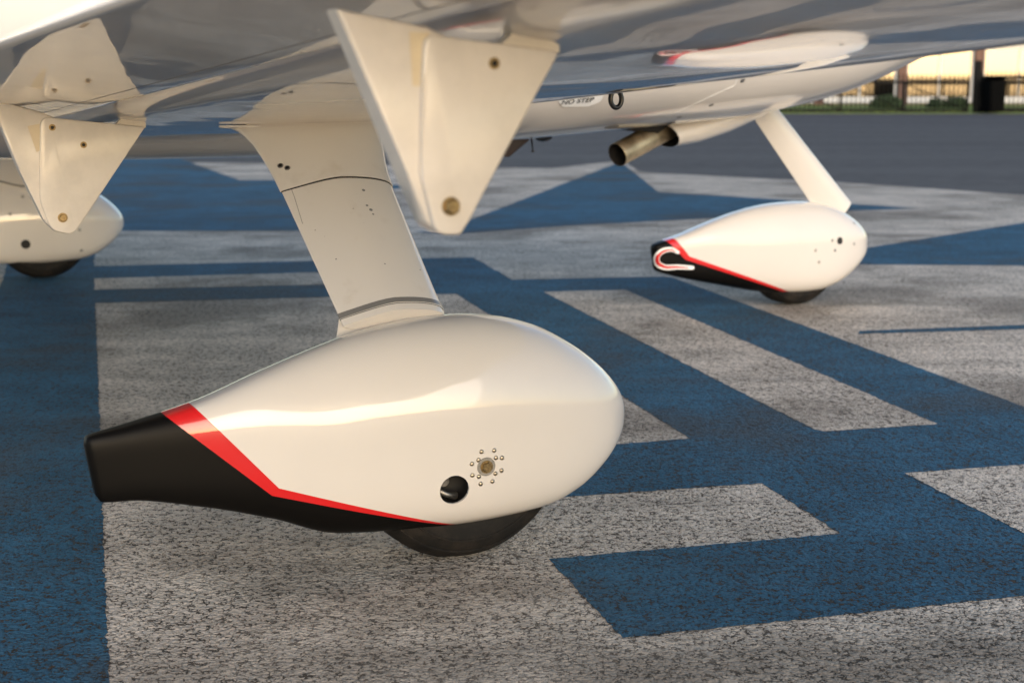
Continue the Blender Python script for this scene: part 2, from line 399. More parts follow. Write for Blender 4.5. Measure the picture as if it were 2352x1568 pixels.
def fairing_rings(prof, b0, nst=150, nr=112, ptop=2.25, pbot=3.6):
    xs = [p[0] for p in prof]; L = xs[-1] - xs[0]
    fs = [pchip(xs, [p[k] for p in prof]) for k in (1, 2, 3)]
    rings = []
    for i in range(nst):
        t = i / (nst - 1); t = 0.5 - 0.5 * math.cos(math.pi * t) if False else t
        s = t + 0.10 * math.sin(2 * math.pi * t) * -1 / math.pi * 1.0     # denser at both ends
        a = xs[0] + L * min(max(s, 0), 1)
        zt, zb, w = (f(a) for f in fs); m = (zt + zb) / 2; h = (zt - zb) / 2; r = []
        kt = max(0.0, min(1.0, (a - xs[0]) / (0.42 * L))); kt = kt * kt * (3 - 2 * kt)
        for j in range(nr):
            q = 2 * math.pi * j / nr; c, sn = math.cos(q), math.sin(q); pw = (ptop if sn > 0 else pbot) * kt + 4.2 * (1 - kt)
            zz_ = m + h * math.copysign(abs(sn) ** (2 / pw), sn); ks = max(0.0, 1 - (a - xs[0]) / 0.09)
            r.append(Vector((a - 0.16 * (zz_ - m - 0.045) * ks, -(b0 + w * math.copysign(abs(c) ** (2 / pw), c)), m + h * math.copysign(abs(sn) ** (2 / pw), sn))))
        rings.append(r)
    return rings
def fairing(prof, b0, mat, hole=None, nst=150, nr=112):
    rings = fairing_rings(prof, b0, nst, nr)
    V, F = loft(rings)
    bm = bmesh.new(); vs = [bm.verts.new(v) for v in V]
    for f in F: bm.faces.new([vs[i] for i in f])
    bmesh.ops.recalc_face_normals(bm, faces=bm.faces)
    if hole:
        p, nn, rad, depth = hole
        Fm = frame(nn); Fi = Fm.transposed()
        dele = [f for f in bm.faces if (f.calc_center_median() - p).length < rad * 1.5 and f.normal.dot(nn) > 0.3 and (Fi @ (f.calc_center_median() - p)).xy.length < rad]
        bmesh.ops.delete(bm, geom=dele, context='FACES')
        be = [e for e in bm.edges if len(e.link_faces) == 1]
        bv = {v for e in be for v in e.verts}
        for v in bv:
            q = Fi @ (v.co - p); l_ = q.xy.length or 1e-6
            q.x *= rad / l_; q.y *= rad / l_; v.co = p + Fm @ q
        ex = bmesh.ops.extrude_edge_only(bm, edges=be)
        nv = [g for g in ex['geom'] if isinstance(g, bmesh.types.BMVert)]
        for v in nv: v.co = v.co - nn * 0.004
        for e in bm.edges:
            if all(v in bv for v in e.verts): e.smooth = False
    for f in bm.faces: f.smooth = True
    me = bpy.data.meshes.new('wheel_fairing'); bm.to_mesh(me); bm.free(); me.materials.append(mat)
    o = bpy.data.objects.new('wheel_fairing', me); col.objects.link(o); o.parent = plane
    return o
def tyre(a0, b0, rad=0.172, wid=0.074, parent=None, flat=0.004):
    prof = [(rad * 0.52, 0.80), (rad * 0.62, 0.97), (rad * 0.73, 1.0), (rad * 0.79, 0.985), (rad * 0.795, 1.005), (rad * 0.805, 1.005), (rad * 0.81, 0.975), (rad * 0.86, 0.93), (rad * 0.905, 0.85), (rad * 0.91, 0.865), (rad * 0.918, 0.86), (rad * 0.923, 0.825), (rad * 0.955, 0.72), (rad * 0.975, 0.62)]
    tread = [(rad, 0.50), (rad, 0.42), (rad * 0.985, 0.41), (rad * 0.985, 0.37), (rad, 0.36), (rad * 1.004, 0.08), (rad * 0.989, 0.07)]
    half = prof + tread
    full = [(r, x) for r, x in half] + [(r, -x) for r, x in reversed(half)]
    seg = 96; rings = []
    for k in range(seg):
        q = 2 * math.pi * k / seg
        ring = []
        for r, x in full:
            z = rad - flat + 0.006 + r * math.sin(q)
            xx = x
            if z < 0.0062:
                z = 0.0062; xx = x * 1.05
            ring.append(Vector((a0 + r * math.cos(q), -(b0 + wid * xx), z)))
        rings.append(ring)
    n = len(full); V = [v for r in rings for v in r]; F = []
    for i in range(seg):
        for j in range(n - 1):
            F.append((i * n + j, i * n + j + 1, ((i + 1) % seg) * n + j + 1, ((i + 1) % seg) * n + j))
    t = mesh_obj('tyre', V, F, M['rubber'], plane, angle=R(40))
    # wheel hub
    hub = []
    for x in (-0.78, 0.78):
        hub.append([Vector((a0 + rad * 0.54 * math.cos(2 * math.pi * k / 32), -(b0 + wid * x), rad + rad * 0.54 * math.sin(2 * math.pi * k / 32))) for k in range(32)])
    V, F = loft(hub); mesh_obj('rim', V, F, M['steel'], t, angle=R(40))
    return t

# first a plain one to measure on
probe = fairing(NEAR, BM_, None, nst=90, nr=72); tree = bvh_of(probe)
def az(u, v): p, _ = hit(tree, u, v); return (p.x, p.z)
k0, k1, k2 = az(440, 1000), az(625, 1138), az(1020, 1204)
r0, r1, r2 = az(500, 985), az(641, 1121), az(1040, 1203)
M['fairing_paint'] = paint_mat('fairing paint white black red', ((k0, k1, k2), (r0, r1, r2)))
hp, hn = hit(tree, 1044, 1125)
bolt_p, bolt_n = hit(tree, 1117, 1071)
rivet_px = [(1106, 1037), (1135, 1034), (1099, 1056), (1139, 1051), (1153, 1051), (1084, 1065), (1085, 1091), (1100, 1094), (1104, 1111), (1131, 1105), (1138, 1087), (1152, 1080)]
rivs = [hit(tree, u, v) for u, v in rivet_px]
bpy.data.objects.remove(probe)
hole_r = 0.0222
near_f = fairing(NEAR, BM_, M['fairing_paint'], hole=(hp, hn, hole_r, 0.05))
near_f['label'] = 'white wheel fairing with black tail and red stripe'
for p, nn in rivs:
    bm = bmesh.new(); dome_head(bm, p, nn, 0.0036, 0.0022, 12); bm_obj('rivet', bm, M['rivet'], near_f, angle=R(60))
bm = bmesh.new(); prism_at(bm, bolt_p, bolt_n, 0.0140, 0.0012, 28, bev=0.0004); bm_obj('washer', bm, M['washer'], near_f)
bm = bmesh.new(); prism_at(bm, bolt_p, bolt_n, 0.0098, 0.0020, 24); prism_at(bm, bolt_p + bolt_n * 0.0015, bolt_n, 0.0076, 0.0058, 6, bev=0.0009, rot=0.3); bm_obj('axle_bolt', bm, M['brass'], near_f, angle=R(20))
# pocket behind the access hole
Fm = frame(hn)
def ringpts(r, z, n=40): return [hp + Fm @ Vector((r * math.cos(2 * math.pi * k / n), r * math.sin(2 * math.pi * k / n), z)) for k in range(n)]
V, F = loft([ringpts(hole_r * 1.25, -0.004), ringpts(hole_r * 1.3, -0.030), ringpts(hole_r * 1.3, -0.048), ringpts(0.002, -0.049)], cap=False)
mesh_obj('access_hole', V, F, M['dark'], near_f)
bm = bmesh.new(); prism_at(bm, hp + Fm @ Vector((-0.010, 0.006, -0.046)), hn, 0.0085, 0.026, 20, z0=0, bev=0.001); prism_at(bm, hp + Fm @ Vector((-0.010, 0.006, -0.022)), hn, 0.0045, 0.006, 6, z0=0); bm_obj('brake_bolt', bm, M['steel'], near_f)
V, F = tube([hp + Fm @ Vector((-0.024, -0.004, -0.022)), hp + Fm @ Vector((-0.006, -0.014, -0.020)), hp + Fm @ Vector((0.010, -0.019, -0.024))], [0.004, 0.0045, 0.006]); mesh_obj('brake_pipe', V, F, M['washer'], near_f)
tyre(0.020, BM_, wid=0.064)
sh_ = lambda q: [(a_ - 0.20, z_) for a_, z_ in q]
M['far_fairing_paint'] = paint_mat('far fairing paint', (sh_((k0, k1, k2)), sh_((r0, r1, r2))))
far_f = fairing(NEAR, -BM_, M['far_fairing_paint'], nst=110, nr=80); far_f['label'] = 'white wheel fairing on the far main leg'
tyre(0.0, -BM_, wid=0.064)
ft = bvh_of(far_f)
for u, v in ((52, 452), (23, 492), (183, 528), (187, 575)):
    p, nn = hit(ft, u, v); bm = bmesh.new(); dome_head(bm, p, nn, 0.006, 0.0015, 10); bm_obj('screw', bm, M['washer'], far_f)
p, nn = hit(ft, 59, 561); bm = bmesh.new(); prism_at(bm, p, nn, 0.017, 0.0008, 24); bm_obj('access_hole', bm, M['dark'], far_f)
# nose fairing
probe = fairing(NOSE, -0.06, None, nst=90, nr=72); tree = bvh_of(probe)
kk = [az(1534, 556), az(1574, 596), az(1800, 671)]; rr = [az(1552, 551), az(1584, 589), az(1812, 670)]
nose_hole = hit(tree, 1929, 553)
nose_scr = [hit(tree, u, v) for u, v in ((1912, 552), (1918, 575), (1873, 575), (1881, 602), (1962, 560), (1962, 513))]
M['nose_paint'] = paint_mat('nose fairing paint', (kk, rr))
bpy.data.objects.remove(probe)
nose_f = fairing(NOSE, -0.06, M['nose_paint'], nst=120, nr=88); nose_f['label'] = 'nose wheel fairing with red and white hook emblem'
ntree = bvh_of(nose_f)
bm = bmesh.new(); prism_at(bm, nose_hole[0], nose_hole[1], 0.012, 0.0008, 24); bm_obj('access_hole', bm, M['dark'], nose_f)
for p, nn in nose_scr:
    bm = bmesh.new(); dome_head(bm, p, nn, 0.0055, 0.0015, 10); bm_obj('screw', bm, M['washer'], nose_f)
tyre(2.105, -0.06, rad=0.165, wid=0.058)
# hook emblem on the tail of the nose fairing
def stroke_decal(name, px, widths, tree, off, mat, parent):
    pts = []
    for i in range(len(px) - 1):
        p0 = px[max(i - 1, 0)]; p1 = px[i]; p2 = px[i + 1]; p3 = px[min(i + 2, len(px) - 1)]
        for k in range(8):
            t = k / 8
            q = [0.5 * (2 * p1[c] + (p2[c] - p0[c]) * t + (2 * p0[c] - 5 * p1[c] + 4 * p2[c] - p3[c]) * t * t + (3 * p1[c] - p0[c] - 3 * p2[c] + p3[c]) * t ** 3) for c in (0, 1)]
            w = widths[i] + (widths[i + 1] - widths[i]) * t; pts.append((q[0], q[1], w))
    pts.append((*px[-1], widths[-1]))
    def cap(c, d, w, sgn):
        res = []
        for k in range(1, 6):
            a_ = math.pi * k / 6; res.append((c[0] + sgn * d[0] * w * math.sin(a_) + (-d[1]) * w * math.cos(a_), c[1] + sgn * d[1] * w * math.sin(a_) + d[0] * w * math.cos(a_)))
        return res
    V = []; F = []
    rows = []
    n = len(pts)
    dirs = []
    for i in range(n):
        a_, b_ = pts[max(i - 1, 0)], pts[min(i + 1, n - 1)]; L = math.hypot(b_[0] - a_[0], b_[1] - a_[1]) or 1
        dirs.append(((b_[0] - a_[0]) / L, (b_[1] - a_[1]) / L))
    ext = []
    for k in range(4, 0, -1):
        w = pts[0][2]; q = math.pi / 2 * k / 4.2; ext.append((pts[0][0] - dirs[0][0] * w * math.sin(q), pts[0][1] - dirs[0][1] * w * math.sin(q), w * math.cos(q), dirs[0]))
    seq = ext + [(*pts[i], dirs[i]) for i in range(n)]
    for k in range(1, 5):
        w = pts[-1][2]; q = math.pi / 2 * k / 4.2; seq.append((pts[-1][0] + dirs[-1][0] * w * math.sin(q), pts[-1][1] + dirs[-1][1] * w * math.sin(q), w * math.cos(q), dirs[-1]))
    for (x, y, w, d) in seq:
        row = []
        for s_ in (-1, -0.5, 0, 0.5, 1):
            p, nn = hit(tree, x - d[1] * w * s_, y + d[0] * w * s_); row.append(p + nn * off)
        rows.append(row)
    for i, row in enumerate(rows):
        V += row
        if i:
            for j in range(4): F.append(((i - 1) * 5 + j, (i - 1) * 5 + j + 1, i * 5 + j + 1, i * 5 + j))
    return mesh_obj(name, V, F, mat, parent)
hook = [(1550, 577), (1534, 569), (1514, 574), (1502, 589), (1504, 607), (1522, 617), (1550, 616), (1583, 618)]
hook = [(u + 7, 595 + (v - 595) * 0.86) for u, v in hook]
stroke_decal('emblem_outline', hook, [3.6, 4.8, 5.8, 6.6, 6.6, 6, 5.5, 4.4], ntree, 0.0012, M['decal_white'], nose_f)
stroke_decal('emblem', [(u_ + 2, 595 + (v_ - 595) * 0.86) for u_, v_ in [(1549, 575), (1538, 570), (1520, 575), (1508.5, 590), (1510.5, 606), (1527, 616), (1553, 616), (1578, 618)]], [0.8, 1.6, 2.6, 3.5, 3.5, 2.8, 2.0, 0.8], ntree, 0.0026, M['decal_red'], nose_f)

# ---- wing ----
LOWER = [(-0.418, 0.069), (-0.4165, 0.056), (-0.412, 0.043), (-0.404, 0.030), (-0.393, 0.0205), (-0.378, 0.0140), (-0.36, 0.0108), (-0.34, 0.0088), (-0.30, 0.0057), (-0.25, 0.0029), (-0.20, 0.0012), (-0.15, 0.0003), (-0.10, 0.0), (-0.05, 0.0002), (0.0, 0.0012), (0.05, 0.0037), (0.10, 0.0082), (0.15, 0.0148), (0.20, 0.0232), (0.28, 0.0390), (0.34, 0.0540), (0.39, 0.0690), (0.42, 0.0810), (0.437, 0.0900)]
UPPER = [(0.443, 0.099), (0.436, 0.112), (0.415, 0.128), (0.37, 0.150), (0.30, 0.172), (0.20, 0.193), (0.08, 0.206), (-0.05, 0.206), (-0.20, 0.192), (-0.33, 0.168), (-0.44, 0.146), (-0.455, 0.140), (-0.450, 0.131), (-0.425, 0.09)]
FLAP = [(-0.700, 0.0470), (-0.697, 0.0435), (-0.64, 0.0365), (-0.56, 0.0265), (-0.48, 0.0170), (-0.440, 0.0125), (-0.425, 0.0130), (-0.4215, 0.020), (-0.422, 0.035), (-0.426, 0.06), (-0.435, 0.10), (-0.452, 0.122), (-0.468, 0.132), (-0.50, 0.126), (-0.56, 0.106), (-0.64, 0.074), (-0.685, 0.056), (-0.698, 0.0505)]
FLAP = [(a, z + 0.014) for a, z in FLAP]
def dens(pts, closed, k=5):
    n = len(pts); out = []
    for i in range(n if closed else n - 1):
        g = lambda j: pts[j % n] if closed else pts[min(max(j, 0), n - 1)]
        p0, p1, p2, p3 = g(i - 1), g(i), g(i + 1), g(i + 2)
        L = math.hypot(p2[0] - p1[0], p2[1] - p1[1]); kk_ = k if L > 0.03 else 2
        # limit tangents so sharp corners stay put
        for q in range(kk_):
            t = q / kk_
            def h1(c):
                d1 = (p2[c] - p0[c]) * 0.5; d2 = (p3[c] - p1[c]) * 0.5
                m = 1.2 * L
                d1 = max(-m, min(m, d1)); d2 = max(-m, min(m, d2))
                return (2 * t ** 3 - 3 * t * t + 1) * p1[c] + (t ** 3 - 2 * t * t + t) * d1 + (-2 * t ** 3 + 3 * t * t) * p2[c] + (t ** 3 - t * t) * d2
            out.append((h1(0), h1(1)))
    if not closed: out.append(pts[-1])
    return out
SW = dens(LOWER + UPPER, True, 4); FW = dens(FLAP, True, 4)
def taper(a, b):                # planform: swept-in leading and trailing edges, straight hinge line
    if a > 0: return a * (0.515 - 0.075 * (b - 1.3)) / 0.443
    if a < -0.42: return -0.42 + (a + 0.42) * max(0.10, 0.212 - 0.11 * (b - 2.42)) / 0.28
    return a
def section(pts, b, sgn, th=1.0):
    kz = 1.0 if b < 3.4 else 1.0 - 0.12 * (b - 3.4)
    return [Vector((taper(a, b), -sgn * b, zw(b) + dz * kz)) for a, dz in pts]
def span(b0, b1, n): return [b0 + (b1 - b0) * i / n for i in range(n + 1)]
for sgn in (1, -1):
    V, F = loft([section(SW, b, sgn) for b in span(0.42, 5.7, 40)])
    w = mesh_obj('wing', V, F, M['paint_wing'], plane, angle=R(50))
    if sgn == 1: wing_tree = bvh_of(w); wing_obj = w
    V, F = loft([section(FW, b, sgn) for b in span(0.72, 3.45, 24)])
    fl = mesh_obj('flap', V, F, M['paint_wing'], plane, angle=R(50))
    if sgn == 1: flap_tree = bvh_of(fl); flap_obj = fl
    V, F = loft([section(FW, b, sgn) for b in span(3.456, 5.6, 16)])
    mesh_obj('aileron', V, F, M['paint'], plane, angle=R(50))
    # rounded wing tip
    rings = []
    for i in range(9):
        q = i / 8 * math.pi / 2; b = 5.7 + 0.22 * math.sin(q); k = max(0.04, math.cos(q))
        base = section(SW, 5.7, sgn); cz = zw(5.7) + 0.085
        rings.append([Vector((-0.02 + (v.x + 0.02) * (0.55 + 0.45 * k), -sgn * b, cz + (v.z - cz) * k)) for v in base])
    V, F = loft(rings); mesh_obj('wing_tip', V, F, M['paint'], plane, angle=R(60))

# ---- flap hinge brackets ----
def plate(name, poly, b, t, mat, parent, bev=0.0025):
    """flat plate standing in the fore-aft plane, outline given as (a, z)"""
    bm = bmesh.new()
    f = bm.faces.new([bm.verts.new((a, -(b - t / 2), z)) for a, z in poly])
    e = bmesh.ops.extrude_face_region(bm, geom=[f]); vs = [g for g in e['geom'] if isinstance(g, bmesh.types.BMVert)]
    for v in vs: v.co.y = -(b + t / 2)
    if bev: bmesh.ops.bevel(bm, geom=[ed for ed in bm.edges if ed.is_manifold and ed.calc_face_angle(0) > R(50)], offset=bev, segments=3, affect='EDGES', profile=0.5)
    return bm_obj(name, bm, mat, parent, angle=R(40))
def rounded(pts, radii, n=7):
    out = []
    N_ = len(pts)
    for i, p in enumerate(pts):
        r = radii[i]
        if r <= 0: out.append(p); continue
        P = Vector(p); A = (Vector(pts[i - 1]) - P); B = (Vector(pts[(i + 1) % N_]) - P)
        la, lb = A.length, B.length; A.normalize(); B.normalize()
        ang = A.angle(B); d = min(r / math.tan(ang / 2), la * 0.48, lb * 0.48)
        s, e = P + A * d, P + B * d
        for k in range(n + 1):
            t = k / n; q = s * (1 - t) ** 2 + P * 2 * t * (1 - t) + e * t * t; out.append((q.x, q.y))
    return out
def bracket(b, front_px, front_r, aft_px, aft_r, bolts, tape_px, lab):
    br = empty('flap_hinge_bracket', (0, 0, 0)); br.parent = plane; br['label'] = lab
    fp = [on_b(u, v, b) for u, v in front_px]
    front = plate('front_plate', rounded([(p.x, p.z) for p in fp], front_r), b - 0.013, 0.026, M['plate'], br, 0.0022)
    ap = [on_b(u, v, b - 0.006) for u, v in aft_px]
    aft = plate('aft_plate', rounded([(p.x, p.z) for p in ap], aft_r), b - 0.0195, 0.027, M['plate'], br, 0.004)
    if tape_px:
        tp = [on_b(u, v, b - 0.0055) for u, v in tape_px]
        bm = bmesh.new(); f = bm.faces.new([bm.verts.new((p.x, -(b - 0.0055), p.z)) for p in tp]); bm_obj('tape', bm, M['plate_tape'], br)
    for (u, v, r, kind) in bolts:
        p = on_b(u, v, b); n_ = Vector((0, -1, 0))
        bm = bmesh.new()
        if kind == 'hex':
            prism_at(bm, p, n_, r * 1.12, 0.0012, 24); prism_at(bm, p, n_, r * 0.92, 0.006, 6, bev=0.001, rot=0.4); bm_obj('bolt', bm, M['brass'], br, angle=R(20))
        else:
            prism_at(bm, p, n_, r * 1.15, 0.0007, 20); o_ = bm_obj('screw', bm, M['brass'], br)
            bm = bmesh.new(); prism_at(bm, p, n_, r * 0.62, 0.0011, 16); bm_obj('screw_recess', bm, M['matte'], br)
    return br
bracket(2.89,
        [(978, 78), (1287, 118), (1074, 512), (1060, 540), (1003, 540), (968, 400), (972, 180)], [0.009, 0.0, 0.004, 0.006, 0.028, 0.05, 0.05],
        [(775, 20), (985, 62), (1100, 120), (1050, 530), (1020, 538), (985, 520), (930, 385)], [0.0, 0, 0, 0, 0.008, 0.014, 0.05],
        [(1135, 146, 0.0038, 'screw'), (1035, 474, 0.0062, 'hex')], [(940, 74), (985, 76), (985, 198), (948, 198)],
        'outboard flap hinge bracket')
bracket(1.47,
        [(93, 268), (334, 292), (175, 530), (160, 538), (118, 530), (92, 462), (92, 380)], [0.014, 0.0, 0.004, 0.008, 0.036, 0.05, 0.0],
        [(-25, 225), (90, 256), (200, 300), (150, 537), (128, 533), (102, 508), (45, 392)], [0, 0, 0, 0, 0.01, 0.02, 0.05],
        [(120, 293, 0.0045, 'screw'), (192, 333, 0.0045, 'screw'), (144, 500, 0.0068, 'hex')], [(63, 290), (93, 284), (93, 345), (84, 350)],
        'inboard flap hinge bracket')
# small gap block where wing skin meets each bracket
for b, px in ((2.88, [(1190, 66), (1225, 66), (1285, 104), (1285, 122), (1150, 104)]), (1.46, [(283, 268), (300, 268), (335, 282), (335, 294), (262, 290)])):
    pp = [on_b(u, v, b - 0.006) for u, v in px]
    plate('bracket_root', [(p.x, p.z) for p in pp], b - 0.012, 0.012, M['plate'], plane, 0.0)

# ---- main gear legs ----
def leg(sgn):
    S = lambda a, b, z: Vector((a, -sgn * b, z))
    base = S(-0.066, 1.835, 0.372); top = S(-0.066, 1.476, 0.641)
    ax = (top - base).normalized()
    def sec(center, ch, th, lead=0.0, n=44):
        wdir = Vector((0, ax.z, -ax.y)).normalized()
        if wdir.y * -sgn < 0: wdir = -wdir
        out = []
        for k in range(n):
            q = 2 * math.pi * k / n; x = 0.5 * math.cos(q); y = math.sin(q)
            tt = th * 0.5 * math.copysign(abs(y) ** 0.85, y) * (1.0 if x > 0 else (1 - 0.78 * (-2 * x) ** 1.35))
            out.append(center + Vector((1, 0, 0)) * (x * ch + lead) + wdir * tt)
        return out
    LEN = (top - base).length
    P = lambda s: base + ax * (s * LEN)
    # leg blade
    V, F = loft([sec(P(s), 0.164 + 0.036 * s, 0.054) for s in (-0.05, 0.1, 0.3, 0.5, 0.72)])
    lg = mesh_obj('gear_leg', V, F, M['paint_strut'], plane, angle=R(60))
    # lower cuff on the fairing
    cuff = []
    for dz_, ch, th, ld in ((-0.075, 0.215, 0.094, 0.020), (-0.050, 0.196, 0.078, 0.012), (-0.026, 0.180, 0.066, 0.004), (-0.010, 0.1705, 0.0592, 0.001), (0.0, 0.1675, 0.0572, 0.0)):
        cuff.append(sec(P(-0.018) + Vector((0, 0, dz_)) + Vector((0, sgn * 0.25 * -dz_, 0)), ch, th, ld))
    V, F = loft(cuff); mesh_obj('lower_cuff', V, F, M['paint'], lg, angle=R(60))
    V, F = loft([sec(P(-0.022), 0.1660, 0.0558), sec(P(0.006), 0.1664, 0.0560)]); mesh_obj('sealant_strip', V, F, M['sealant'], lg, angle=R(60))
    V, F = loft([sec(P(0.6195), 0.1880, 0.0566), sec(P(0.630), 0.1884, 0.0569)]); mesh_obj('cuff_gap', V, F, M['dark'], lg, angle=R(60))
    # flared upper cuff
    up = []
    for s, ch, th, ld in ((0.625, 0.191, 0.060, 0.0), (0.68, 0.194, 0.063, 0.0), (0.76, 0.203, 0.071, 0.001), (0.83, 0.214, 0.084, 0.002), (0.89, 0.226, 0.104, 0.003), (0.935, 0.240, 0.130, 0.003), (0.97, 0.254, 0.158, 0.002)):
        up.append(sec(P(s), ch, th, ld))
    # last rings lie flat on the wing skin
    flat = sec(top, 0.268, 0.19, 0.0)
    up.append([Vector((v.x, v.y, zw(abs(v.y)) + DZL(v.x) - 0.0062)) for v in flat])
    up.append([Vector((-0.066 + (v.x + 0.066) * (1.15 if v.x < -0.066 else 1.06), -sgn * 1.476 + (v.y + sgn * 1.476) * 1.14, zw(abs(v.y)) + DZL(v.x) - 0.0042)) for v in flat])
    up.append([Vector((-0.066 + (v.x + 0.066) * (1.15 if v.x < -0.066 else 1.06), -sgn * 1.476 + (v.y + sgn * 1.476) * 1.14, zw(abs(v.y)) + DZL(v.x) - 0.0007)) for v in flat])
    V, F = loft(up); uc = mesh_obj('upper_cuff', V, F, M['paint_strut'], lg, angle=R(70))
    return lg, uc
lg, uc = leg(1); leg(-1)
uct = bvh_of(uc)
for u, v in ((644, 381), (660, 386)):
    p, nn = hit(uct, u, v); bm = bmesh.new(); prism_at(bm, p, nn, 0.0048, 0.0010, 18); o_ = bm_obj('screw', bm, M['steel'], lg)
    bm = bmesh.new(); prism_at(bm, p, nn, 0.0030, 0.0014, 14); bm_obj('screw_recess', bm, M['matte'], lg)

lgt = bvh_of(lg)
surf_line('scratch', lgt, [(667, 428), (676, 452), (695, 514)], 0.0005, M['seam'], lg)
for u, v, r_ in ((843, 472, 0.0022), (852, 482, 0.0030), (857, 492, 0.0018), (772, 595, 0.0012), (884, 606, 0.0012), (965, 620, 0.0010), (835, 437, 0.0028)):
    p, nn = hit(lgt, u, v); bm = bmesh.new(); prism_at(bm, p, nn, r_, 0.0003, 9); bm_obj('paint_chip', bm, M['sealant'], lg)

# ---- fuselage ----
FUS = [ # a, bottom z, top z, half width, centre of widest z, power
 (-3.9, 1.10, 1.38, 0.10), (-3.0, 0.92, 1.42, 0.20), (-2.0, 0.72, 1.52, 0.38), (-1.2, 0.585, 1.68, 0.55), (-0.6, 0.540, 1.78, 0.60), (0.0, 0.524, 1.80, 0.61), (0.5, 0.528, 1.72, 0.60), (0.9, 0.552, 1.52, 0.58), (1.3, 0.580, 1.42, 0.55),
 (1.7, 0.612, 1.38, 0.50), (2.0, 0.660, 1.34, 0.45), (2.3, 0.755, 1.28, 0.38), (2.55, 0.865, 1.22, 0.29), (2.68, 0.94, 1.16, 0.20), (2.72, 1.0, 1.10, 0.10)]
fx = [p[0] for p in FUS]; ff = [pchip(fx, [p[k] for p in FUS]) for k in (1, 2, 3)]
rings = []
for i in range(110):
    a = fx[0] + (fx[-1] - fx[0]) * i / 109
    zb, zt, w = (f(a) for f in ff); zc = zb + (zt - zb) * 0.42; ring = []
    for j in range(72):
        q = 2 * math.pi * j / 72; c, s = math.cos(q), math.sin(q)
        hz = (zt - zc) if s > 0 else (zc - zb); pw = 2.2 if s > 0 else 2.9
        ring.append(Vector((a, -w * math.copysign(abs(c) ** (2 / pw), c), zc + hz * math.copysign(abs(s) ** (2 / pw), s))))
    rings.append(ring)
V, F = loft(rings); fus = mesh_obj('fuselage', V, F, M['paint_cowl'], plane, angle=R(60)); fus_tree = bvh_of(fus)
V, F = tube([Vector((2.71, 0, 1.05)), Vector((2.78, 0, 1.05)), Vector((2.92, 0, 1.05)), Vector((3.02, 0, 1.05)), Vector((3.05, 0, 1.05))], [0.17, 0.165, 0.12, 0.05, 0.01], 24); mesh_obj('spinner', V, F, M['paint'], plane)
# exhaust tunnel: a blister under the cowl, open at its aft end
def on_bb(u, v, b): return on_b(u, v, b)
TB = 0.06
tp = [((1505, 279), (1536, 338)), ((1560, 264), (1588, 329)), ((1630, 240), (1653, 308)), ((1700, 214), (1723, 277)), ((1790, 185), (1800, 228))]
rings = []
for (t0, t1) in tp:
    A_, B_ = on_b(*t0, TB), on_b(*t1, TB); c = (A_ + B_) / 2; hz = (A_.z - B_.z) / 2
    c.z += 0.0; rings.append([Vector((A_.x + (B_.x - A_.x) * (0.5 - 0.5 * math.sin(2 * math.pi * k / 40)), c.y + 0.088 * math.cos(2 * math.pi * k / 40), c.z + hz * math.sin(2 * math.pi * k / 40))) for k in range(40)])
V, F = loft(rings, cap=False); mesh_obj('exhaust_tunnel', V, F, M['paint_cowl'], plane)
r0_ = rings[0]; c0 = sum(r0_, Vector()) / len(r0_)
inner = [[c0 + (v - c0) * 0.97 + Vector((0.001, 0, 0)) for v in r0_], [c0 + (v - c0) * 0.80 + Vector((0.06, 0, 0.012)) for v in r0_], [c0 + Vector((0.062, 0, 0.012)) for v in r0_]]
V, F = loft(inner, cap=False); mesh_obj('exhaust_tunnel_lining', V, F, M['matte'], plane)
e0, e1 = on_b(1418, 356, TB + 0.05), on_b(1520, 301, TB)
d = (e1 - e0).normalized(); e2 = e1 + d * 0.10
V1, F1 = tube([e0, e0 + d * 0.005, e1, e2], [0.0355, 0.0355, 0.0355, 0.0355], 32, cap=False)
pipe = mesh_obj('exhaust_pipe', V1, F1, M['pipe'], plane)
V1, F1 = tube([e0 + d * 0.0002, e0 + d * 0.05, e0 + d * 0.16, e0 + d * 0.161], [0.0335, 0.033, 0.033, 0.001], 32, cap=False); mesh_obj('pipe_bore', V1, F1, M['matte'], pipe)
V1, F1 = tube([e0 - d * 0.0006, e0 + d * 0.0008], [0.0345, 0.0358], 32, cap=False); mesh_obj('pipe_lip', V1, F1, M['pipe'], pipe)
# black plate above the pipe, reaching aft from the tunnel mouth
lp = [on_b(u, v, TB + 0.02) for u, v in ((1380, 295), (1440, 288), (1510, 276), (1530, 285), (1500, 306), (1455, 300), (1410, 299))]
plate('black_plate', [(p.x, p.z) for p in lp], TB, 0.10, M['matte'], plane, 0.004)
# nose leg
nt, nb = on_b(1750, 250, -0.06), on_b(1917, 480, -0.06)
nd = (nb - nt).normalized(); ntop = nt - nd * 0.10; nbot = nb + nd * 0.03
def nsec(c, ch, th, n=32):
    cd = Vector((nd.z, 0, -nd.x)); cd = -cd if cd.x < 0 else cd
    return [c + cd * (0.5 * ch * math.cos(2 * math.pi * k / n)) + Vector((0, 1, 0)) * (0.5 * th * math.sin(2 * math.pi * k / n) * (1 if math.cos(2 * math.pi * k / n) > 0 else 1 - 0.7 * math.cos(2 * math.pi * k / n) ** 2)) for k in range(n)]
V, F = loft([nsec(ntop, 0.080, 0.03), nsec(nt, 0.086, 0.03), nsec(nt + (nb - nt) * 0.85, 0.116, 0.032), nsec(nbot, 0.124, 0.034)]); nl = mesh_obj('nose_leg', V, F, M['paint'], plane, angle=R(60))
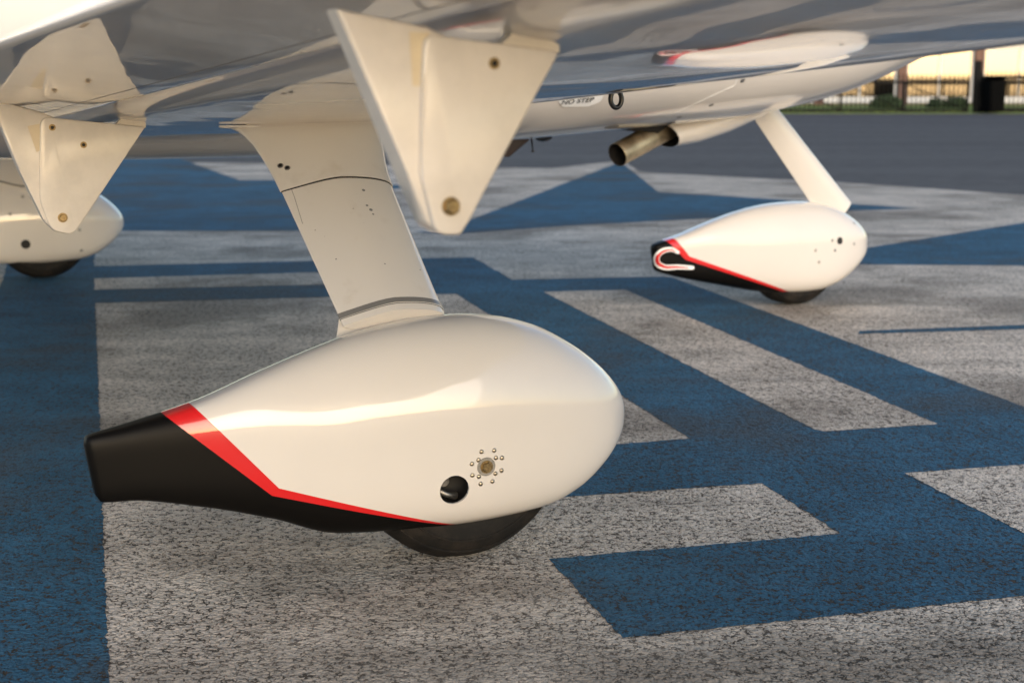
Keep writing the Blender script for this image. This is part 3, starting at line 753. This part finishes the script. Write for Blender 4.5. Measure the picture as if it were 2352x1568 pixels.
# cowl seam and screws
surf_line('cowl_seam', fus_tree, [(1697, 168), (1688, 196), (1610, 232), (1545, 262)], 0.0022, M['lightseam'], fus)
for u, v in ((1706, 185), (1634, 242), (1560, 270)):
    p, nn = hit(fus_tree, u, v); bm = bmesh.new(); dome_head(bm, p, nn, 0.008, 0.002, 12); bm_obj('screw', bm, M['washer'], fus)
# step placard on the wing root side
def placard():
    px = rounded([(1262, 200), (1392, 196), (1380, 232), (1350, 243), (1290, 244)], [0, 0, 22, 14, 14], 6)
    c = sum((hit(fus_tree, u, v)[0] for u, v in px), Vector()) / len(px)
    V = []; 
    for u, v in px:
        p, nn = hit(fus_tree, u, v); V.append(p + nn * 0.003)
    pc, nc = hit(fus_tree, 1322, 222); V.append(pc + nc * 0.004)
    n = len(px); F = [(i, (i + 1) % n, n) for i in range(n)]
    pl = mesh_obj('placard', V, F, M['decal_white'], fus)
    cu = bpy.data.curves.new('lettering', 'FONT'); cu.body = 'NO STEP'; cu.size = 0.05; cu.align_x = 'CENTER'; cu.align_y = 'CENTER'; cu.extrude = 0.0004
    to = bpy.data.objects.new('tmp', cu); col.objects.link(to)
    me = bpy.data.meshes.new_from_object(to.evaluated_get(bpy.context.evaluated_depsgraph_get())); bpy.data.objects.remove(to)
    a0, _ = hit(fus_tree, 1288, 229); a1, _ = hit(fus_tree, 1362, 222)
    X = (a1 - a0); w = X.length; X.normalize(); pc, nc = hit(fus_tree, 1325, 229); Z = (nc - X * nc.dot(X)).normalized(); Y = Z.cross(X)
    k = w / max(v.co.x for v in me.vertices) / 2
    Mx = Matrix((X, Y, Z)).transposed()
    for v in me.vertices: v.co = pc + nc * 0.006 + Mx @ Vector((v.co.x * k, v.co.y * k, v.co.z))
    o = bpy.data.objects.new('lettering', me); col.objects.link(o); me.materials.append(M['decal_ink']); o.parent = fus
placard()
# belly blade antenna, rod and drain
AB = 0.0
bl = [on_b(u, v, AB) for u, v in ((1120, 300), (1222, 306), (1215, 322), (1168, 361), (1158, 360), (1140, 330))]
plate('blade_antenna', [(p.x, p.z) for p in bl], AB, 0.012, M['brown'], plane, 0.003)
q0, q1 = on_b(1221, 320, 0.1), on_b(1224, 349, 0.1)
V, F = tube([q0, q1 - (q1 - q0) * 0.12, q1 - (q1 - q0) * 0.1, q1], [0.003, 0.002, 0.006, 0.006], 8); mesh_obj('static_rod', V, F, M['black_ring'], plane)
q0 = on_b(1248, 310, 0.05)
bm = bmesh.new(); bmesh.ops.create_uvsphere(bm, u_segments=20, v_segments=12, radius=1, matrix=Matrix.Translation(q0) @ Matrix.Diagonal((0.030, 0.03, 0.020, 1))); bm_obj('drain_mast', bm, M['black_ring'], plane)
# ---- tie-down ring under the wing
rc = None
for dz in (0.0,):
    p, nn = hit(wing_tree, 1415, 206) if wing_tree.ray_cast(LCAM, lray(1415, 206), 9)[0] else (on_b(1415, 203, 2.0), None)
tdb = 1.80; p = on_b(1415, 206, tdb)
ringpts_ = [on_b(1415 + 12.5 * math.sin(2 * math.pi * k / 40), 228 - 19.5 * math.cos(2 * math.pi * k / 40), tdb) for k in range(40)]
rr_ = 5.8 / FPX * (p - LCAM).length
rings = []
cen = sum(ringpts_, Vector()) / 40
for k in range(40):
    o_ = (ringpts_[k] - cen).normalized(); side_ = Vector((0, 1, 0))
    rings.append([ringpts_[k] + o_ * rr_ * math.cos(2 * math.pi * j / 12) + side_ * rr_ * math.sin(2 * math.pi * j / 12) for j in range(12)])
V, F = loft(rings + [rings[0]], cap=False); td = mesh_obj('tie_down_ring', V, F, M['black_ring'], plane)
V, F = tube([on_b(1415, 186, tdb), on_b(1415, 205, tdb), on_b(1415, 211, tdb)], [0.011, 0.010, 0.0065], 16); mesh_obj('ring_boss', V, F, M['black_ring'], td)

# ---- seams and screws under the wing
def flap_seam(a, b0, b1, mat, r=0.0005):
    # bead following the flap skin at constant chord position
    pts = []
    for b in span(b0, b1, 30):
        best = min(FW[:int(len(FW) * 0.45)], key=lambda q: abs(q[0] - a)); v = section([(a, best[1])], b, 1)[0]; pts.append(v + Vector((0, 0, -0.0002)))
    V, F = tube(pts, r, 6); return mesh_obj('skin_seam', V, F, mat, flap_obj)
flap_seam(-0.466, 0.73, 3.44, M['seam'])
for b in (1.80, 1.95, 2.1, 2.25, 2.4, 2.55):
    v = section([(-0.437, 0.0265)], b, 1)[0]; bm = bmesh.new(); prism_at(bm, v, Vector((0, 0, -1)), 0.0018, 0.0006, 10); bm_obj('screw', bm, M['washer'], flap_obj)

# ------------------------------------------------------------------ background
exec_bg = True
def brick_mat():
    m, n, l, p = new_mat('brown brick'); g = NB(m); P = g.coord('Object')
    x = n.new('ShaderNodeTexBrick'); l.new(P, x.inputs['Vector']); x.inputs['Scale'].default_value = 4.5
    x.inputs['Color1'].default_value = (0.20, 0.105, 0.075, 1); x.inputs['Color2'].default_value = (0.15, 0.08, 0.06, 1); x.inputs['Mortar'].default_value = (0.24, 0.20, 0.17, 1)
    l.new(x.outputs[0], p.inputs['Base Color']); setp(p, rough=0.85); return m
M['brick'] = brick_mat()
M['frame'] = simple('white window frame', (0.72, 0.70, 0.68), rough=0.45)
M['stucco'] = simple('tan stucco', (0.42, 0.35, 0.28), rough=0.9)
M['roof_edge'] = simple('terracotta fascia', (0.30, 0.12, 0.07), rough=0.8)
M['glass'] = simple('mirror window glass', (0.125, 0.125, 0.12), metal=1.0, rough=0.06)
M['iron'] = simple('black iron', (0.005, 0.0048, 0.0045), rough=0.7, spec=0.15)
M['bin'] = simple('black bin plastic', (0.004, 0.004, 0.004), rough=0.9, spec=0.04)
def leafy(name, c1, c2):
    m, n, l, p = new_mat(name); g = NB(m); P = g.coord('Object')
    l.new(g.mix(g.ramp(g.noise(P, 5, 4, 0.6), 0.35, 0.65), c1, c2), p.inputs['Base Color']); setp(p, rough=0.7); return m
M['grass'] = leafy('lawn grass', (0.11, 0.18, 0.03), (0.17, 0.24, 0.05))
M['leaf'] = leafy('shrub leaf', (0.030, 0.062, 0.020), (0.07, 0.11, 0.04))

FY = 44.0                                  # distance of the fence
def bgx(u, y): return (u - CX) / FPX * y
PPM = FPX / FY
# lawn strip
lawn = mesh_obj('lawn', [(-60, FY - 0.2, 0.02), (70, FY - 0.2, 0.02), (70, FY + 9, 0.26), (-60, FY + 9, 0.26), (-60, FY - 0.2, 0), (70, FY - 0.2, 0)], [(0, 1, 2, 3), (4, 5, 1, 0)], M['grass'], smooth=False)
tag(lawn, kind='structure')
# grass blades near the fence (short tufts)
V = []; F = []
for i in range(6000):
    x = random.uniform(6, 22); y = random.uniform(FY - 0.15, FY + 4); h = random.uniform(0.04, 0.10); a_ = random.uniform(0, math.pi); w_ = 0.012
    k = len(V); V += [(x - w_ * math.cos(a_), y - w_ * math.sin(a_), 0.02), (x + w_ * math.cos(a_), y + w_ * math.sin(a_), 0.02), (x + random.uniform(-.03, .03), y + random.uniform(-.03, .03), 0.02 + h)]; F.append((k, k + 1, k + 2))
gr = mesh_obj('grass', V, F, M['grass'], smooth=False); tag(gr, 'short green grass along the iron fence', 'grass', kind='stuff')
# fence
def bar(bm, x0, x1, y, z0, z1, t): box_bm(bm, x0, x1, y - t, y + t, z0, z1)
def fence(name, x0, x1, label, rails, top, posts, braces, pick=0.135, cat='fence', y=FY):
    e = empty(name, ((x0 + x1) / 2, y, 0.02)); tag(e, label, cat); cx_ = (x0 + x1) / 2
    for z in rails:
        bm = bmesh.new(); box_bm(bm, x0 - cx_, x1 - cx_, -0.022, 0.022, z - (0.075 if z < 0.2 else 0.04), z + (0.05 if z < 0.2 else 0.04)); bm_obj('rail', bm, M['iron'], e)
    pm = None
    n = int((x1 - x0) / pick)
    for i in range(n + 1):
        x = x0 + (x1 - x0) * i / n - cx_
        if pm is None:
            bm = bmesh.new(); box_bm(bm, -0.017, 0.017, -0.017, 0.017, 0.04, top - 0.06)
            v0 = [bm.verts.new(c) for c in ((-0.012, -0.012, top - 0.06), (0.012, -0.012, top - 0.06), (0.012, 0.012, top - 0.06), (-0.012, 0.012, top - 0.06))]; tp_ = bm.verts.new((0, 0, top))
            for k in range(4): bm.faces.new((v0[k], v0[(k + 1) % 4], tp_))
            o = bm_obj('picket', bm, M['iron'], e); pm = o.data; o.location.x = x
        else:
            o = bpy.data.objects.new('picket', pm); col.objects.link(o); o.parent = e; o.location.x = x
    for x in posts:
        bm = bmesh.new(); box_bm(bm, x - cx_ - 0.035, x - cx_ + 0.035, -0.036, 0.036, -0.02, rails[-1] + 0.02); bm_obj('post', bm, M['iron'], e)
    for xa, xb in braces:
        V, F = tube([Vector((xa - cx_, 0.0, rails[-1] - 0.03)), Vector((xb - cx_, 0.0, rails[0] + 0.03))], 0.02, 6); mesh_obj('brace', V, F, M['iron'], e)
    return e
gx = [bgx(u, FY) for u in (1640, 1781, 1922, 2064, 2208)]
gate = fence('sliding_gate', gx[0], gx[4], 'black iron sliding gate with diagonal braces at the apron edge', (0.05, 0.88), 1.14, gx, [(gx[i], gx[i + 1]) for i in range(4)], cat='gate')
fence('iron_fence', bgx(2240, FY), bgx(2240, FY) + 6.5, 'black iron picket fence behind the bins', (0.08, 0.88, 1.03), 1.22, [bgx(2240, FY) + 0.04, bgx(2240, FY) + 2.4, bgx(2240, FY) + 4.8], [])
fence('iron_fence', gx[0] - 9.0, gx[0] - 0.05, 'black iron picket fence running on from the gate behind the nose leg', (0.08, 0.88, 1.03), 1.22, [gx[0] - 9 + 2.4 * k for k in range(4)], [])
pb = box('gate_post', -0.09, 0.09, -0.09, 0.09, 0, 1.50, M['iron'], bev=0.01); pb.location = (bgx(2228, FY), FY - 0.06, 0.02); tag(pb, 'thick black gate post standing against a brick column', 'post')
# bins
def wheelie_bin(x, y, rz, label, open_lid):
    e = empty('wheelie_bin', (x, y, 0.02), rz); tag(e, label, 'bin', 'black bins by the iron fence')
    bm = bmesh.new(); box_bm(bm, -0.25, 0.25, -0.3, 0.3, 0.03, 0.92)
    for v in bm.verts:
        if v.co.z < 0.5: v.co.x *= 0.80; v.co.y *= 0.78
    bmesh.ops.bevel(bm, geom=bm.edges[:], offset=0.03, segments=2, affect='EDGES'); bm_obj('body', bm, M['bin'], e)
    bm = bmesh.new(); box_bm(bm, -0.27, 0.27, -0.33, 0.31, 0.925, 0.975); bmesh.ops.bevel(bm, geom=bm.edges[:], offset=0.015, segments=2, affect='EDGES')
    if open_lid:
        for v in bm.verts: v.co = Matrix.Translation((0, 0.3, 0.93)) @ Matrix.Rotation(R(-8), 4, 'X') @ Matrix.Translation((0, -0.3, -0.93)) @ v.co
    bm_obj('lid', bm, M['bin'], e)
    V, F = tube([Vector((-0.22, 0.36, 0.95)), Vector((0.22, 0.36, 0.95))], 0.018, 8); mesh_obj('handle', V, F, M['bin'], e)
    for s in (-1, 1):
        V, F = tube([Vector((s * 0.20, 0.24, 0.09)), Vector((s * 0.26, 0.24, 0.09))], 0.09, 16); mesh_obj('wheel', V, F, M['bin'], e)
wheelie_bin(bgx(2268, FY - 0.6), FY - 0.6, R(8), 'black wheeled bin with its lid tilted up, beside the gate post', True)
wheelie_bin(bgx(2272, FY - 0.1), FY + 0.15, R(-6), 'black wheeled bin with a closed lid, by the picket fence', False)
# building
BY = 50.0
bld = empty('building', (bgx(2000, BY), BY, 0.15)); tag(bld, 'building with brick columns and tall white-framed windows behind the iron fence', 'building')
bx = bld.location.x
def bb(name, x0, x1, y0, y1, z0, z1, mat, parent=bld, bev=0.0): return box(name, x0 - bx, x1 - bx, y0, y1, z0, z1, mat, parent, bev)
cols = [bgx(u, BY) for u in (1152, 1332, 1512, 1692, 1872, 2059, 2232, 2420, 2600)]
bb('wall', cols[0] - 2, cols[-1] + 3, 0.25, 5.0, 0, 2.28, M['stucco'])
for c in cols: bb('column', c - 0.15, c + 0.15, -0.05, 0.24, 0, 2.11, M['brick'])
bb('fascia', cols[0] - 2, cols[-1] + 3, -0.12, 0.24, 2.12, 2.28, M['stucco'])
bb('roof', cols[0] - 2.2, cols[-1] + 3.2, -0.6, 5.4, 2.29, 2.75, M['roof_edge'])
for c0_, c1_ in zip(cols, cols[1:]):
    x0, x1 = c0_ + 0.16, c1_ - 0.16; xm = (x0 + x1) / 2
    w_ = empty('window', (0, 0, 0)); w_.parent = bld
    f_ = 0.07; zt_ = 1.84 if c0_ == cols[-3] else 2.0
    bm = bmesh.new()
    box_bm(bm, x0 - bx, x1 - bx, 0.10, 0.2, 0.10, 0.30); box_bm(bm, x0 - bx, x1 - bx, 0.10, 0.2, zt_, 2.11)
    box_bm(bm, x0 - bx, x0 + f_ - bx, 0.105, 0.195, 0.30, zt_); box_bm(bm, x1 - f_ - bx, x1 - bx, 0.105, 0.195, 0.30, zt_); box_bm(bm, xm - f_ / 2 - bx, xm + f_ / 2 - bx, 0.105, 0.195, 0.30, zt_)
    bm_obj('window_frame', bm, M['frame'], w_)
    for xa, xb in ((x0 + f_, xm - f_ / 2), (xm + f_ / 2, x1 - f_)):
        bb('pane', xa, xb, 0.14, 0.16, 0.30, zt_, M['glass'], w_)

# added low shrubs, standing in for dark green patches in the windows
def shrub(x, y, w, h, n, label):
    V = []; F = []
    for i in range(n):
        while True:
            q = Vector((random.uniform(-1, 1), random.uniform(-1, 1), random.uniform(0, 1)))
            if q.x ** 2 + q.y ** 2 + q.z ** 2 < random.uniform(0.6, 1.1): break
        c = Vector((q.x * w / 2, q.y * 0.35, 0.03 + q.z * h)); d_ = Vector((random.gauss(0, 1), random.gauss(0, 1), random.gauss(0, 1))).normalized() * 0.05; e_ = d_.cross(Vector((random.gauss(0, 1), random.gauss(0, 1), random.gauss(0, 1)))).normalized() * 0.028
        k = len(V); V += [c - d_, c + e_, c + d_, c - e_]; F.append((k, k + 1, k + 2, k + 3))
    r_ = empty('shrub', (x, y, 0.12)); tag(r_, label, 'shrub', 'added low shrubs under the windows')
    mesh_obj('foliage', V, F, M['leaf'], r_, smooth=False)
    bm = bmesh.new()
    for k in range(5):
        a_ = random.uniform(0, 6.28); V2, F2 = tube([Vector((0.02 * k, 0, -0.02)), Vector((math.cos(a_) * w * 0.2, math.sin(a_) * 0.1, h * 0.6))], [0.015, 0.006], 5)
        vs = [bm.verts.new(v) for v in V2]
        for f in F2: bm.faces.new([vs[i] for i in f])
    bm_obj('stem', bm, M['brick'], r_)
shrub(bgx(2025, 47.5), 47.5, 1.15, 0.38, 1500, 'wide dark green shrub added for a dark green window patch beside a brick column')
shrub(bgx(2135, 47.5), 47.5, 0.5, 0.28, 700, 'small round shrub added for a dark green patch midway along a window')
shrub(bgx(2182, 47.7), 47.7, 0.9, 0.34, 1200, 'dark green shrub added for a dark green window patch near the gate post')
